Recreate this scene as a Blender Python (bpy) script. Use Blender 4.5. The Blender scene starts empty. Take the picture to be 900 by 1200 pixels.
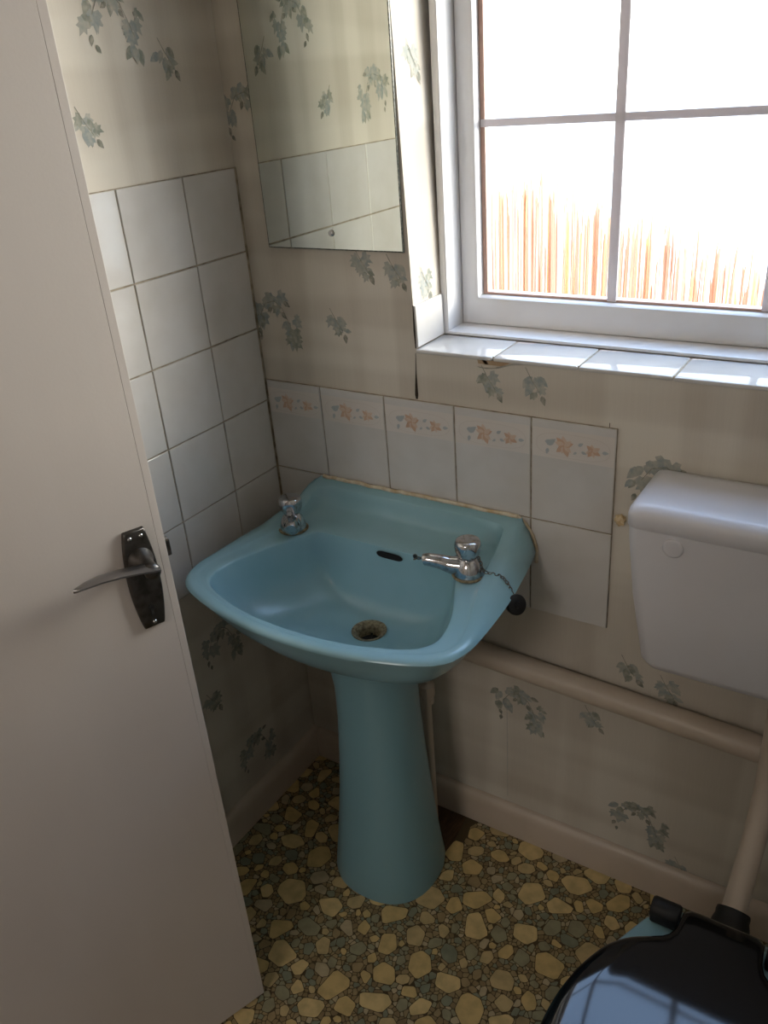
import bpy, bmesh, math, random
from mathutils import Vector, Matrix
random.seed(7)
S = bpy.context.scene
COL = S.collection
PI = math.pi
KEEP = []

# ------------------------------------------------------------------ helpers
def lin(r, g, b):
    f = lambda c: (c/255/12.92) if c/255 <= .04045 else ((c/255+.055)/1.055)**2.4
    return (f(r), f(g), f(b), 1)

def mat(name, rgb, rough=.5, metal=0.0, spec=.5, coat=0.0):
    m = bpy.data.materials.new(name); m.use_nodes = True
    b = m.node_tree.nodes['Principled BSDF']
    b.inputs['Base Color'].default_value = lin(*rgb)
    b.inputs['Roughness'].default_value = rough
    b.inputs['Metallic'].default_value = metal
    b.inputs['Specular IOR Level'].default_value = spec
    b.inputs['Coat Weight'].default_value = coat
    return m

def nodes(m):
    return m.node_tree.nodes, m.node_tree.links, m.node_tree.nodes['Principled BSDF']

def vary(m, rgb2, scale=6, lo=.4, hi=.65, detail=4, stretch=(1, 1, 1), bump=0, bscale=200):
    """mix a second real colour (dirt, wear, fibre) over the base with noise in object space"""
    N, L, b = nodes(m)
    tc = N.new('ShaderNodeTexCoord'); mp = N.new('ShaderNodeMapping'); mp.inputs['Scale'].default_value = stretch
    L.new(tc.outputs['Object'], mp.inputs['Vector'])
    no = N.new('ShaderNodeTexNoise'); no.inputs['Scale'].default_value = scale; no.inputs['Detail'].default_value = detail
    L.new(mp.outputs[0], no.inputs['Vector'])
    mr = N.new('ShaderNodeMapRange'); mr.inputs['From Min'].default_value = lo; mr.inputs['From Max'].default_value = hi
    L.new(no.outputs['Fac'], mr.inputs['Value'])
    mx = N.new('ShaderNodeMix'); mx.data_type = 'RGBA'
    mx.inputs['A'].default_value = b.inputs['Base Color'].default_value; mx.inputs['B'].default_value = lin(*rgb2)
    L.new(mr.outputs[0], mx.inputs['Factor']); L.new(mx.outputs['Result'], b.inputs['Base Color'])
    if bump:
        n2 = N.new('ShaderNodeTexNoise'); n2.inputs['Scale'].default_value = bscale
        L.new(tc.outputs['Object'], n2.inputs['Vector'])
        bp = N.new('ShaderNodeBump'); bp.inputs['Strength'].default_value = bump; bp.inputs['Distance'].default_value = .002
        L.new(n2.outputs['Fac'], bp.inputs['Height']); L.new(bp.outputs[0], b.inputs['Normal'])
    return m

def obj(name, bm, mats, parent=None, smooth=None, kind=None):
    me = bpy.data.meshes.new(name); 
    bmesh.ops.recalc_face_normals(bm, faces=bm.faces) if not any(bm is k for k in KEEP) else None
    bm.to_mesh(me); bm.free()
    for m in (mats if isinstance(mats, (list, tuple)) else [mats]): me.materials.append(m)
    if smooth is not None:
        for p in me.polygons: p.use_smooth = True
        if smooth: me.set_sharp_from_angle(angle=math.radians(smooth))
    o = bpy.data.objects.new(name, me); COL.objects.link(o)
    if parent: o.parent = parent; o.matrix_parent_inverse = Matrix.Translation(-parent.location)
    if kind: o['kind'] = kind
    return o

def empty(name, loc=(0, 0, 0), label=None, cat=None, kind=None, group=None):
    o = bpy.data.objects.new(name, None); COL.objects.link(o); o.location = loc; o.empty_display_size = .1
    tag(o, label, cat, kind, group); return o

def tag(o, label=None, cat=None, kind=None, group=None):
    if label: o['label'] = label
    if cat: o['category'] = cat
    if kind: o['kind'] = kind
    if group: o['group'] = group
    return o

def box(bm, x0, x1, y0, y1, z0, z1, bev=0, seg=2, mi=0, M=None):
    r = bmesh.ops.create_cube(bm, size=1)
    vs = r['verts']
    for v in vs:
        v.co = Vector((x0 if v.co.x < 0 else x1, y0 if v.co.y < 0 else y1, z0 if v.co.z < 0 else z1))
    fs = set(f for v in vs for f in v.link_faces)
    if bev:
        es = list(set(e for v in vs for e in v.link_edges))
        rr = bmesh.ops.bevel(bm, geom=es, offset=bev, segments=seg, affect='EDGES', profile=.5)
        fs = set(rr['faces']) | set(f for f in fs if f.is_valid)
        vs = list(set(v for f in fs for v in f.verts))
    for f in fs: f.material_index = mi
    if M is not None: bmesh.ops.transform(bm, matrix=M, verts=vs)
    return vs

def loft(bm, rings, cap0=True, cap1=True, mi=0):
    R = [[bm.verts.new(p) for p in r] for r in rings]
    n = len(R[0])
    for a, b in zip(R, R[1:]):
        for i in range(n):
            j = (i+1) % n
            bm.faces.new((a[i], a[j], b[j], b[i])).material_index = mi
    if cap0: bm.faces.new(list(reversed(R[0]))).material_index = mi
    if cap1: bm.faces.new(R[-1]).material_index = mi
    return R

def lathe(bm, prof, seg=32, M=None, cap0=True, cap1=True, mi=0, flute=0, nf=6, flz=None):
    rings = []
    for r, z in prof:
        ring = []
        for i in range(seg):
            a = 2*PI*i/seg
            rr = r
            if flute and flz and flz[0] < z < flz[1]: rr = r*(1-flute*(.5+.5*math.cos(nf*a)))
            p = Vector((rr*math.cos(a), rr*math.sin(a), z))
            ring.append(M @ p if M is not None else p)
        rings.append(ring)
    return loft(bm, rings, cap0, cap1, mi)

def spline(pts, n=8, closed=False):
    pts = [Vector(p) for p in pts]; out = []
    m = len(pts); rng = range(m if closed else m-1)
    g = (lambda i: pts[i % m]) if closed else (lambda i: pts[max(0, min(m-1, i))])
    for i in rng:
        p0, p1, p2, p3 = g(i-1), g(i), g(i+1), g(i+2)
        for k in range(n):
            t = k/n
            out.append(.5*((2*p1)+(p2-p0)*t+(2*p0-5*p1+4*p2-p3)*t*t+(3*p1-p0-3*p2+p3)*t**3))
    if not closed: out.append(pts[-1])
    return out

def tube(bm, pts, rad, seg=16, cap=True, mi=0):
    pts = [Vector(p) for p in pts]; rings = []
    up = None
    for i, p in enumerate(pts):
        t = (pts[min(i+1, len(pts)-1)]-pts[max(i-1, 0)]).normalized()
        if up is None:
            up = Vector((0, 0, 1)) if abs(t.z) < .9 else Vector((1, 0, 0))
        s = t.cross(up).normalized(); up = s.cross(t).normalized()
        r = rad(i/(len(pts)-1)) if callable(rad) else rad
        rings.append([p+s*r*math.cos(2*PI*k/seg)+up*r*math.sin(2*PI*k/seg) for k in range(seg)])
    return loft(bm, rings, cap, cap, mi)

def quad(bm, ps, mi=0):
    f = bm.faces.new([bm.verts.new(p) for p in ps]); f.material_index = mi; return f

# ------------------------------------------------------------------ materials
def wallpaper_mat():
    m = mat('wallpaper', (206, 194, 172), .75, spec=.25)
    N, L, b = nodes(m)
    tc = N.new('ShaderNodeTexCoord')
    def bands(stretch, scale):
        mp = N.new('ShaderNodeMapping'); mp.inputs['Scale'].default_value = stretch
        L.new(tc.outputs['Object'], mp.inputs['Vector'])
        no = N.new('ShaderNodeTexNoise'); no.inputs['Scale'].default_value = scale; no.inputs['Detail'].default_value = 1.5
        L.new(mp.outputs[0], no.inputs['Vector'])
        mr = N.new('ShaderNodeMapRange'); mr.inputs['From Min'].default_value = .42; mr.inputs['From Max'].default_value = .6
        mr.interpolation_type = 'SMOOTHSTEP'
        L.new(no.outputs['Fac'], mr.inputs['Value']); return mr
    a = bands((1, 1, .05), 11); c = bands((.06, .06, 1), 11)
    fib = bands((2, 2, .06), 180)
    ad = N.new('ShaderNodeMath'); ad.operation = 'ADD'; L.new(a.outputs[0], ad.inputs[0]); L.new(c.outputs[0], ad.inputs[1])
    ml = N.new('ShaderNodeMath'); ml.operation = 'MULTIPLY_ADD'; ml.inputs[1].default_value = .15
    L.new(fib.outputs[0], ml.inputs[0]); L.new(ad.outputs[0], ml.inputs[2])
    sc = N.new('ShaderNodeMath'); sc.operation = 'MULTIPLY'; sc.inputs[1].default_value = .5; L.new(ml.outputs[0], sc.inputs[0])
    mx = N.new('ShaderNodeMix'); mx.data_type = 'RGBA'
    mx.inputs['A'].default_value = lin(194, 184, 170); mx.inputs['B'].default_value = lin(216, 208, 195)
    L.new(sc.outputs[0], mx.inputs['Factor']); L.new(mx.outputs['Result'], b.inputs['Base Color'])
    return m
M_paper = wallpaper_mat()
def leaf_mat(n, rgb):
    m = mat(n, rgb, .75, spec=.2)
    return vary(m, (192, 183, 168), 90, .38, .8, 3)       # watercolour print: ink breaks up into the paper colour
M_leaf = [leaf_mat('leaf_print_grey', (160, 162, 154)), leaf_mat('leaf_print_blue', (150, 156, 153)),
          leaf_mat('leaf_print_green', (138, 142, 130)), leaf_mat('leaf_print_dark', (122, 123, 112))]
M_gap = mat('dark_gap', (52, 42, 30), .9)
M_torn = mat('bare_plaster', (176, 150, 120), .9)
M_tile = vary(mat('white_tile', (210, 206, 202), .08, spec=.5), (202, 197, 191), 9)
M_grout = vary(mat('grout', (172, 160, 140), .85), (132, 118, 96), 60)
M_band = mat('tile_band', (214, 206, 198), .2)
M_oval = mat('tile_oval_line', (196, 186, 176), .3)
M_orange = mat('tile_flower', (206, 182, 162), .3)
M_orange2 = mat('tile_flower_dark', (198, 164, 140), .3)
M_bluleaf = mat('tile_leaf', (168, 172, 172), .3)
M_white = vary(mat('white_upvc', (232, 230, 230), .28), (222, 219, 217), 5)
M_bar = mat('glazing_bar_white', (205, 198, 202), .4)
def bar_mat():
    m = mat('glazing_bar_white', (226, 220, 222), .4); N, L, b = nodes(m)
    t = N.new('ShaderNodeBsdfTranslucent'); t.inputs[0].default_value = lin(226, 218, 220)
    mx = N.new('ShaderNodeMixShader'); mx.inputs[0].default_value = .18
    L.new(b.outputs[0], mx.inputs[1]); L.new(t.outputs[0], mx.inputs[2]); L.new(mx.outputs[0], N['Material Output'].inputs[0]); return m
M_bar = bar_mat()
M_gasket = mat('gasket_brown', (196, 160, 144), .6)
M_cream = vary(mat('cream_gloss_paint', (206, 190, 174), .38), (196, 180, 162), 7)
M_door = vary(mat('door_paint', (206, 198, 192), .4), (198, 189, 182), 3, stretch=(1, 1, .3), bump=.05, bscale=250)
M_blue = vary(mat('blue_porcelain', (146, 184, 195), .2), (136, 176, 184), 5)
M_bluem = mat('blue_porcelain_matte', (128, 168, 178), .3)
M_chrome = vary(mat('chrome', (200, 200, 202), .1, metal=1), (150, 148, 144), 90, .5, .7)
M_steel = vary(mat('dark_bronze_metal', (104, 100, 96), .38, metal=1), (80, 76, 72), 60)
M_black = mat('black_rubber', (22, 20, 20), .5)
M_lid = mat('black_gloss_plastic', (12, 12, 14), .06, spec=.5)
M_limes = vary(mat('limescale', (150, 138, 108), .7), (104, 90, 66), 180)
M_hole = mat('drain_dark', (20, 17, 14), .8)
M_plast = vary(mat('white_plastic', (222, 220, 224), .3), (216, 213, 216), 4)
M_caulk = vary(mat('old_sealant', (218, 206, 184), .7), (190, 166, 130), 45)
M_foam = vary(mat('foam', (230, 208, 170), .8), (206, 174, 126), 200)
M_ceil = mat('ceiling_white', (225, 222, 216), .8)
M_mirror = mat('mirror_silver', (222, 226, 218), .015, metal=1)
M_mirror_edge = vary(mat('mirror_edge', (60, 66, 58), .4), (130, 130, 116), 300)
M_wood = vary(mat('bare_board', (98, 72, 50), .8), (74, 54, 38), 30, stretch=(6, 1, 1))
M_vinyl = mat('vinyl_ground', (78, 64, 40), .42)
STONE = [(222, 196, 138), (214, 186, 126), (202, 178, 128), (158, 152, 120), (138, 142, 118), (166, 144, 104), (146, 124, 88), (192, 174, 138)]
M_stone = [vary(mat('vinyl_stone_%s' % 'abcdefgh'[i], c, .4), tuple(int(k*.9) for k in c), 40) for i, c in enumerate(STONE)]

def glass_mat():
    m = bpy.data.materials.new('window_glass'); m.use_nodes = True
    N, L = m.node_tree.nodes, m.node_tree.links
    N.clear(); out = N.new('ShaderNodeOutputMaterial')
    t = N.new('ShaderNodeBsdfTransparent'); t.inputs[0].default_value = (.97, .98, .97, 1)
    g = N.new('ShaderNodeBsdfGlossy'); g.inputs['Roughness'].default_value = .02
    fr = N.new('ShaderNodeFresnel'); ge = N.new('ShaderNodeNewGeometry')
    io = N.new('ShaderNodeMapRange'); io.inputs['To Min'].default_value = 1.45; io.inputs['To Max'].default_value = 1/1.45   # same reflectance on both faces of the pane
    L.new(ge.outputs['Backfacing'], io.inputs['Value']); L.new(io.outputs[0], fr.inputs['IOR'])
    mx = N.new('ShaderNodeMixShader')
    L.new(fr.outputs[0], mx.inputs[0]); L.new(t.outputs[0], mx.inputs[1]); L.new(g.outputs[0], mx.inputs[2])
    L.new(mx.outputs[0], out.inputs[0]); return m
M_glass = glass_mat()

# ------------------------------------------------------------------ room shell
RX, FY, CZ = 1.50, -1.335, 2.36          # right wall, front wall, ceiling
WX0B, WX0T, WX1 = .374, .352, 1.236      # window opening: left edge leans slightly
WZ0, WZ1 = 1.119, 2.14
WT = .26

IVY = [(0, 0), (.26, -.1), (.5, .14), (.32, .3), (.44, .6), (.17, .58), (0, 1.0), (-.17, .58), (-.44, .6), (-.32, .3), (-.5, .14), (-.26, -.1)]
OVL = [(0, 0), (.22, .18), (.28, .45), (.16, .75), (0, 1), (-.16, .75), (-.28, .45), (-.22, .18)]
def leaf(bm, frame, u, v, ang, size, mi, k, shape=IVY):
    ca, sa = math.cos(ang), math.sin(ang)
    off = .0003+.000025*k
    vs = [bm.verts.new(frame(u+(x*ca-y*sa)*size, v+(x*sa+y*ca)*size, off)) for x, y in shape]
    c = bm.verts.new(frame(u-.35*size*sa, v+.35*size*ca, off))
    for i in range(len(vs)):
        f = bm.faces.new((c, vs[i], vs[(i+1) % len(vs)])); f.material_index = mi
def cluster(bm, frame, kind, u, v, rng, dull=0):
    D = math.pi
    if kind == 'A':
        L = [(-.040, .012, 2.6, .030, 1), (-.028, .020, 4.2, .026, 1), (-.030, -.006, 3.3, .034, 1), (-.046, -.012, 2.9, .024, 2), (-.016, .022, 3.5, .024, 0),
             (.002, .030, 2.8, .028, 1), (.012, .026, 3.8, .026, 1), (.006, .010, 3.2, .022, 2), (.026, .020, 4.4, .018, 3), (.018, -.002, 3.9, .018, 3),
             (-.004, .006, 2.5, .016, 3), (-.044, -.036, 3.1, .016, 3), (-.040, -.050, 3.4, .014, 3),
             (.034, -.020, 2.6, .026, 1), (.046, -.018, 4.0, .024, 0), (.040, -.034, 3.2, .030, 1), (.034, -.052, 2.7, .024, 2), (.046, -.056, 3.5, .026, 2),
             (.050, -.004, 4.3, .016, 2)]
    else:
        L = [(-.008, .010, .5, .018, 3), (-.006, .004, 2.3, .024, 0), (.004, .006, 3.8, .026, 1), (0, -.006, 3.0, .026, 1), (.012, -.014, 4.2, .018, 0), (.008, -.020, 2.6, .018, 2), (.018, -.026, 3.6, .020, 3)]
    for k, (du, dv, a, s, mi) in enumerate(L):
        if kind == 'B' and k == 0: continue
        for q in range(1 if mi == 3 else 2):
            sh = OVL if (mi == 3 or rng.random() < .45) else IVY
            j = 0 if q == 0 else .007
            leaf(bm, frame, u+du+rng.uniform(-j, j), v+dv+rng.uniform(-j, j), a+rng.uniform(-.5, .5), s*rng.uniform(.85, 1.1), 1+(mi if q == 0 else rng.choice((0, 1, 2))), k*2+q, sh)
    # thin stems
    if kind == 'A':
        P = [(-.036, -.01), (-.02, .014), (.004, .02), (.022, .006), (.032, -.016), (.042, -.04)]
    else:
        P = [(-.012, .022), (0, .0), (.014, -.02)]
    for (a, b), (c, d) in zip(P, P[1:]):
        n = Vector((-(d-b), c-a)).normalized()*.0007
        f = bm.faces.new([bm.verts.new(frame(u+x, v+y, .0012)) for x, y in ((a+n.x, b+n.y), (a-n.x, b-n.y), (c-n.x, d-n.y), (c+n.x, d+n.y))])
        f.material_index = 4

fr_back = lambda u, v, o: Vector((u, -o, v))
fr_left = lambda u, v, o: Vector((o, u, v))
fr_tile = lambda u, v, o: Vector((u, -o-.0062, v))
rng = random.Random(3)

def wx(z): return WX0B+(WX0T-WX0B)*(z-WZ0)/(WZ1-WZ0)
# back wall with the window opening, reveals papered
bm = bmesh.new(); KEEP.append(bm)
def wq(*ps): quad(bm, ps)
Y0, Y1 = 0.0, WT
xl0, xl1 = wx(WZ0), wx(WZ1)
def plane_back(y, flip):
    F = [((-.1, y, -.05), (xl0, y, -.05), (xl0, y, WZ0), (-.1, y, WZ0)), ((xl0, y, -.05), (WX1, y, -.05), (WX1, y, WZ0), (xl0, y, WZ0)),
         ((WX1, y, -.05), (RX+.1, y, -.05), (RX+.1, y, WZ0), (WX1, y, WZ0)),
         ((-.1, y, WZ0), (xl0, y, WZ0), (xl1, y, WZ1), (-.1, y, WZ1)), ((WX1, y, WZ0), (RX+.1, y, WZ0), (RX+.1, y, WZ1), (WX1, y, WZ1)),
         ((-.1, y, WZ1), (xl1, y, WZ1), (xl1, y, CZ+.05), (-.1, y, CZ+.05)), ((xl1, y, WZ1), (WX1, y, WZ1), (WX1, y, CZ+.05), (xl1, y, CZ+.05)),
         ((WX1, y, WZ1), (RX+.1, y, WZ1), (RX+.1, y, CZ+.05), (WX1, y, CZ+.05))]
    for f in F: quad(bm, f if not flip else tuple(reversed(f)))
plane_back(Y0, False); plane_back(Y1, True)
wq((xl0, 0, WZ0), (xl0, WT, WZ0), (xl1, WT, WZ1), (xl1, 0, WZ1))
wq((WX1, 0, WZ0), (WX1, 0, WZ1), (WX1, WT, WZ1), (WX1, WT, WZ0))
wq((xl0, 0, WZ0-.006), (WX1, 0, WZ0-.006), (WX1, WT, WZ0-.006), (xl0, WT, WZ0-.006))
wq((xl1, 0, WZ1), (xl1, WT, WZ1), (WX1, WT, WZ1), (WX1, 0, WZ1))
for k, u, v in [('A', .575, .382), ('B', .729, .407), ('A', .837, .188), ('B', .93, .092), ('B', .795, .552), ('B', .868, .531), ('A', .832, .945), ('A', .05, 1.165),
                ('B', .2, 1.158), ('B', .268, 1.272), ('B', .336, 1.262), ('B', .517, 1.080), ('B', .600, 1.085), ('A', .045, 1.535), ('A', 1.2, .45), ('B', 1.36, .3), ('A', 1.36, 1.1), ('A', .18, 1.9), ('B', .1, 2.1)]:
    cluster(bm, fr_back, k, u, v, rng)
fr_rev = lambda u, v, o: Vector((wx(v)+o, u, v))
cluster(bm, fr_rev, 'B', .05, 1.59, rng); cluster(bm, fr_rev, 'B', .045, 1.235, rng)
# dark split in the paper below the reveal corner, small torn patch under the sill
def strip(pts, mi, o=.0008):
    for (a, b, w0), (c, d, w1) in zip(pts, pts[1:]):
        quad(bm, [fr_back(a-w0, b, o), fr_back(c-w1, d, o), fr_back(c+w1, d, o), fr_back(a+w0, b, o)], mi)
strip([(.3725, 1.110, .0006), (.371, 1.075, .001), (.370, 1.05, .0026), (.3695, 1.03, .0036), (.3695, 1.022, .002)], 5)
strip([(.3725, 1.197, .001), (.3728, 1.15, .0022), (.3735, 1.119, .0012)], 5)
strip([(.503, .985, .0006), (.503, .995, .0006)], 5); strip([(.738, 1.017, .0006), (.738, 1.028, .0006)], 5)
strip([(.505, 1.1125, .008), (.509, 1.104, .010)], 6); strip([(.535, 1.1125, .03), (.528, 1.1035, .016)], 6)
# vertical paper seams
strip([(.548, .10, .0004), (.548, .36, .0004)], 2); 
# curl of torn paper
c0 = [(.499, 1.099), (.515, 1.0975), (.535, 1.100), (.56, 1.108), (.585, 1.1125)]
for (a, b), (c, d) in zip(c0, c0[1:]):
    quad(bm, [fr_back(a, b-.002, .0006), fr_back(c, d-.0015, .0006), fr_back(c, d+.001, .006), fr_back(a, b+.003, .007)], 0)
wall_back = obj('wall_back', bm, [M_paper]+M_leaf+[M_gap, M_torn], kind='structure')

# left wall
bm = bmesh.new(); KEEP.append(bm)
quad(bm, [(0, -3.4, -.05), (0, 0, -.05), (0, 0, CZ+.05), (0, -3.4, CZ+.05)])
quad(bm, [(-.1, -3.4, -.05), (-.1, -3.4, CZ+.05), (-.1, 0.2, CZ+.05), (-.1, 0.2, -.05)])
for k, u, v in [('A', -.232, 1.685), ('B', -.131, 1.622), ('B', -.325, 1.532), ('A', -.256, .528), ('B', -.314, .398), ('A', -.211, .194), ('A', -.505, 1.55), ('B', -.6, 1.8), ('A', -.15, 2.0), ('A', -.72, .5), ('B', -.9, 1.6), ('A', -1.1, 1.2)]:
    cluster(bm, (lambda a, b, o: Vector((o, a, b))), k, u, v, rng)
wall_left = obj('wall_left', bm, [M_paper]+M_leaf, kind='structure')

DX0, DX1, DH = .045, .825, 2.0           # doorway in the front wall
bm = bmesh.new(); box(bm, RX, RX+.1, -3.4, .26, -.05, CZ+.05); obj('wall_right', bm, M_paper, kind='structure')
bm = bmesh.new()
box(bm, 0, DX0, FY-.1, FY, 0, CZ); box(bm, DX1, RX, FY-.1, FY, 0, CZ); box(bm, DX0, DX1, FY-.1, FY, DH, CZ)
obj('wall_front', bm, M_paper, kind='structure')
bm = bmesh.new(); box(bm, -.1, RX+.1, -3.5, -3.4, -.05, CZ+.05); obj('wall_hall', bm, M_ceil, kind='structure')
bm = bmesh.new(); box(bm, -.1, RX+.1, -3.5, .26, CZ, CZ+.1); obj('ceiling', bm, M_ceil, kind='structure')

# ------------------------------------------------------------------ floor: printed stone vinyl (power diagram of packed stones)
def power_floor(x0, x1, y0, y1, hole):
    """printed crazy-stone vinyl: angular large stones first, then a Voronoi of chips filling the gaps between them"""
    rg = random.Random(11); cell = .05; grid = {}; big = []; area = (x1-x0)*(y1-y0)
    def near(g, x, y, R):
        ci, cj = int(x//cell), int(y//cell); k = int(R//cell)+1
        for i in range(ci-k, ci+k+1):
            for j in range(cj-k, cj+k+1):
                for s in g.get((i, j), ()): yield s
    def stone(x, y, r):
        n = rg.choice((5, 5, 6, 6, 7)); asp = rg.uniform(.62, .95); rot = rg.uniform(0, PI); P = []
        for k in range(n):
            a = 2*PI*(k+rg.uniform(-.36, .36))/n; px, py = r*math.cos(a), r*asp*math.sin(a)
            P.append((x+px*math.cos(rot)-py*math.sin(rot), y+px*math.sin(rot)+py*math.cos(rot)))
        return P
    def edges(P):
        E = []
        for a, b in zip(P, P[1:]+P[:1]):
            dx, dy = b[0]-a[0], b[1]-a[1]; l = math.hypot(dx, dy)+1e-9
            E.append((dy/l, -dx/l, (dy*a[0]-dx*a[1])/l))
        return E
    def sep(EA, PB, gap): return any(all(nx*px+ny*py > d+gap for px, py in PB) for nx, ny, d in EA)
    for rmin, rmax, tries, gap in ((.025, .036, 300*area, .003), (.017, .024, 2200*area, .002), (.0115, .016, 9000*area, .0015), (.008, .011, 12000*area, .0012)):
        for _ in range(int(tries)):
            x, y, r = rg.uniform(x0, x1), rg.uniform(y0, y1), rg.uniform(rmin, rmax)
            P = stone(x, y, r); E = edges(P); ok = True
            for B in near(grid, x, y, .085):
                if math.hypot(B[0]-x, B[1]-y) < r+B[2]+gap and not (sep(B[4], P, gap) or sep(E, B[3], gap)): ok = False; break
            if ok:
                B = (x, y, r, P, E); big.append(B); grid.setdefault((int(x//cell), int(y//cell)), []).append(B)
    chips = []; cg = {}; cc = .02
    for rmin, tries in ((.0085, 9000*area), (.0062, 16000*area), (.0048, 22000*area)):
        for _ in range(int(tries)):
            x, y = rg.uniform(x0, x1), rg.uniform(y0, y1)
            ci, cj = int(x//cc), int(y//cc)
            if any((q[0]-x)**2+(q[1]-y)**2 < (rmin*.5+q[2]*.5)**2*1.0 for i in (ci-1, ci, ci+1) for j in (cj-1, cj, cj+1) for q in cg.get((i, j), ())): continue
            if any(max(nx*x+ny*y-d for nx, ny, d in B[4]) < .0018 for B in near(grid, x, y, .045) if (B[0]-x)**2+(B[1]-y)**2 < (B[2]+.003)**2): continue
            q = (x, y, rmin); chips.append(q); cg.setdefault((ci, cj), []).append(q)
    def clip(poly, nx, ny, t):
        q = []
        for i in range(len(poly)):
            a, b = poly[i], poly[(i+1) % len(poly)]
            da, db = a[0]*nx+a[1]*ny-t, b[0]*nx+b[1]*ny-t
            if da <= 0: q.append(a)
            if da*db < 0:
                f = da/(da-db); q.append((a[0]+f*(b[0]-a[0]), a[1]+f*(b[1]-a[1])))
        return q
    bm = bmesh.new(); KEEP.append(bm)
    quad(bm, [(x0, y0, 0), (x1, y0, 0), (x1, y1, 0), (x0, y1, 0)], 0)
    def put(P, mi, cut):
        q = []
        for a, b in zip(P, P[1:]+P[:1]):
            q.append((a[0]+(b[0]-a[0])*cut, a[1]+(b[1]-a[1])*cut)); q.append((a[0]+(b[0]-a[0])*(1-cut), a[1]+(b[1]-a[1])*(1-cut)))
        q = [(min(max(px, x0), x1), min(max(py, y0), y1)) for px, py in q]
        try:
            f = bm.faces.new([bm.verts.new((px, py, .0004)) for px, py in q]); f.material_index = 1+mi
        except ValueError: pass
    for x, y, r, P, E in big:
        if hole(x, y): continue
        u = rg.random()
        if r > .026: mi = 0 if u < .45 else 1 if u < .8 else 2 if u < .94 else 3
        elif r > .0175: mi = 0 if u < .18 else 1 if u < .4 else 2 if u < .62 else 3 if u < .78 else 4 if u < .9 else 7
        else: mi = 1 if u < .12 else 2 if u < .28 else 3 if u < .5 else 4 if u < .7 else 5 if u < .88 else 7
        put(P, mi, .13)
    for x, y, r in chips:
        if hole(x, y): continue
        R = .011; poly = [(x-R, y-R*.7), (x-R*.7, y-R), (x+R*.7, y-R), (x+R, y-R*.7), (x+R, y+R*.7), (x+R*.7, y+R), (x-R*.7, y+R), (x-R, y+R*.7)]
        ci, cj = int(x//cc), int(y//cc)
        for i in (ci-1, ci, ci+1):
            for j in (cj-1, cj, cj+1):
                for q in cg.get((i, j), ()):
                    dx, dy = q[0]-x, q[1]-y; d = math.hypot(dx, dy)
                    if 1e-7 < d < .022 and len(poly) > 2:
                        dx /= d; dy /= d; poly = clip(poly, dx, dy, dx*x+dy*y+d*(r/(r+q[2]))-.0007)
        for B in near(grid, x, y, .055):
            if len(poly) > 2 and (B[0]-x)**2+(B[1]-y)**2 < (B[2]+.016)**2:
                nx, ny, d = max(B[4], key=lambda e: e[0]*x+e[1]*y-e[2])
                poly = clip(poly, -nx, -ny, -(d+.0012))
        if len(poly) < 3: continue
        u = rg.random()
        mi = 5 if u < .38 else 6 if u < .66 else 7 if u < .76 else 4 if u < .88 else 3
        put(poly, mi, .16)
    return bm
def hole(x, y): return x > .30 and x < .475 and y > -.155-(.475-x)*.1 and (y > -.14+1.6*(x-.455)) 
bm = power_floor(0, RX, FY, 0, hole)
quad(bm, [(.30, -.19, .0002), (.452, -.19, .0002), (.462, -.135, .0002), (.449, -.015, .0002), (.30, -.015, .0002)], 9)
floor = obj('floor', bm, [M_vinyl]+M_stone+[M_wood], kind='structure')
bm = bmesh.new(); box(bm, -.1, RX+.1, -3.5, .26, -.1, -.001); obj('floor_hall', bm, M_wood, kind='structure')

# baseboards
def board(name, p0, p1, inward, h=.084, t=.018):
    bm = bmesh.new(); p0 = Vector(p0); p1 = Vector(p1); n = Vector(inward)
    prof = [(0, 0), (t, 0), (t, h-.022), (t-.003, h-.010), (t-.009, h-.002), (t-.014, h), (0, h)]
    loft(bm, [[p+n*a+Vector((0, 0, b)) for a, b in prof] for p in (p0, p1)])
    return obj(name, bm, M_cream, smooth=35, kind='structure')
board('baseboard_left', (0.0005, -1.2, .0006), (0.0005, -.0005, .0006), (1, 0, 0))
board('baseboard_back', (0.0185, -.0005, .0006), (RX-.0005, -.0005, .0006), (0, -1, 0))
board('baseboard_right', (RX-.0005, FY+.001, .0006), (RX-.0005, -.02, .0006), (-1, 0, 0))

# ------------------------------------------------------------------ tiles
TR = random.Random(4)
def tile_box(bm, frame, u0, u1, v0, v1, t=.006, mi=0, bev=.0012, tilt=False):
    g = .0014; u0 += g; u1 -= g; v0 += g; v1 -= g
    rings = []; ta, tb = TR.uniform(-.0004, .0004), TR.uniform(-.0004, .0004)
    for ins, o in ((0, 0.0004), (0, t-bev), (bev*.35, t-bev*.35), (bev, t)):
        e = 0 if o < .001 or not tilt else 1
        rings.append([frame(u0+ins, v0+ins, o+e*(ta+tb)), frame(u1-ins, v0+ins, o+e*(tb-ta)), frame(u1-ins, v1-ins, o-e*(ta+tb)), frame(u0+ins, v1-ins, o+e*(ta-tb))])
    loft(bm, rings, True, True, mi)

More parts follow.
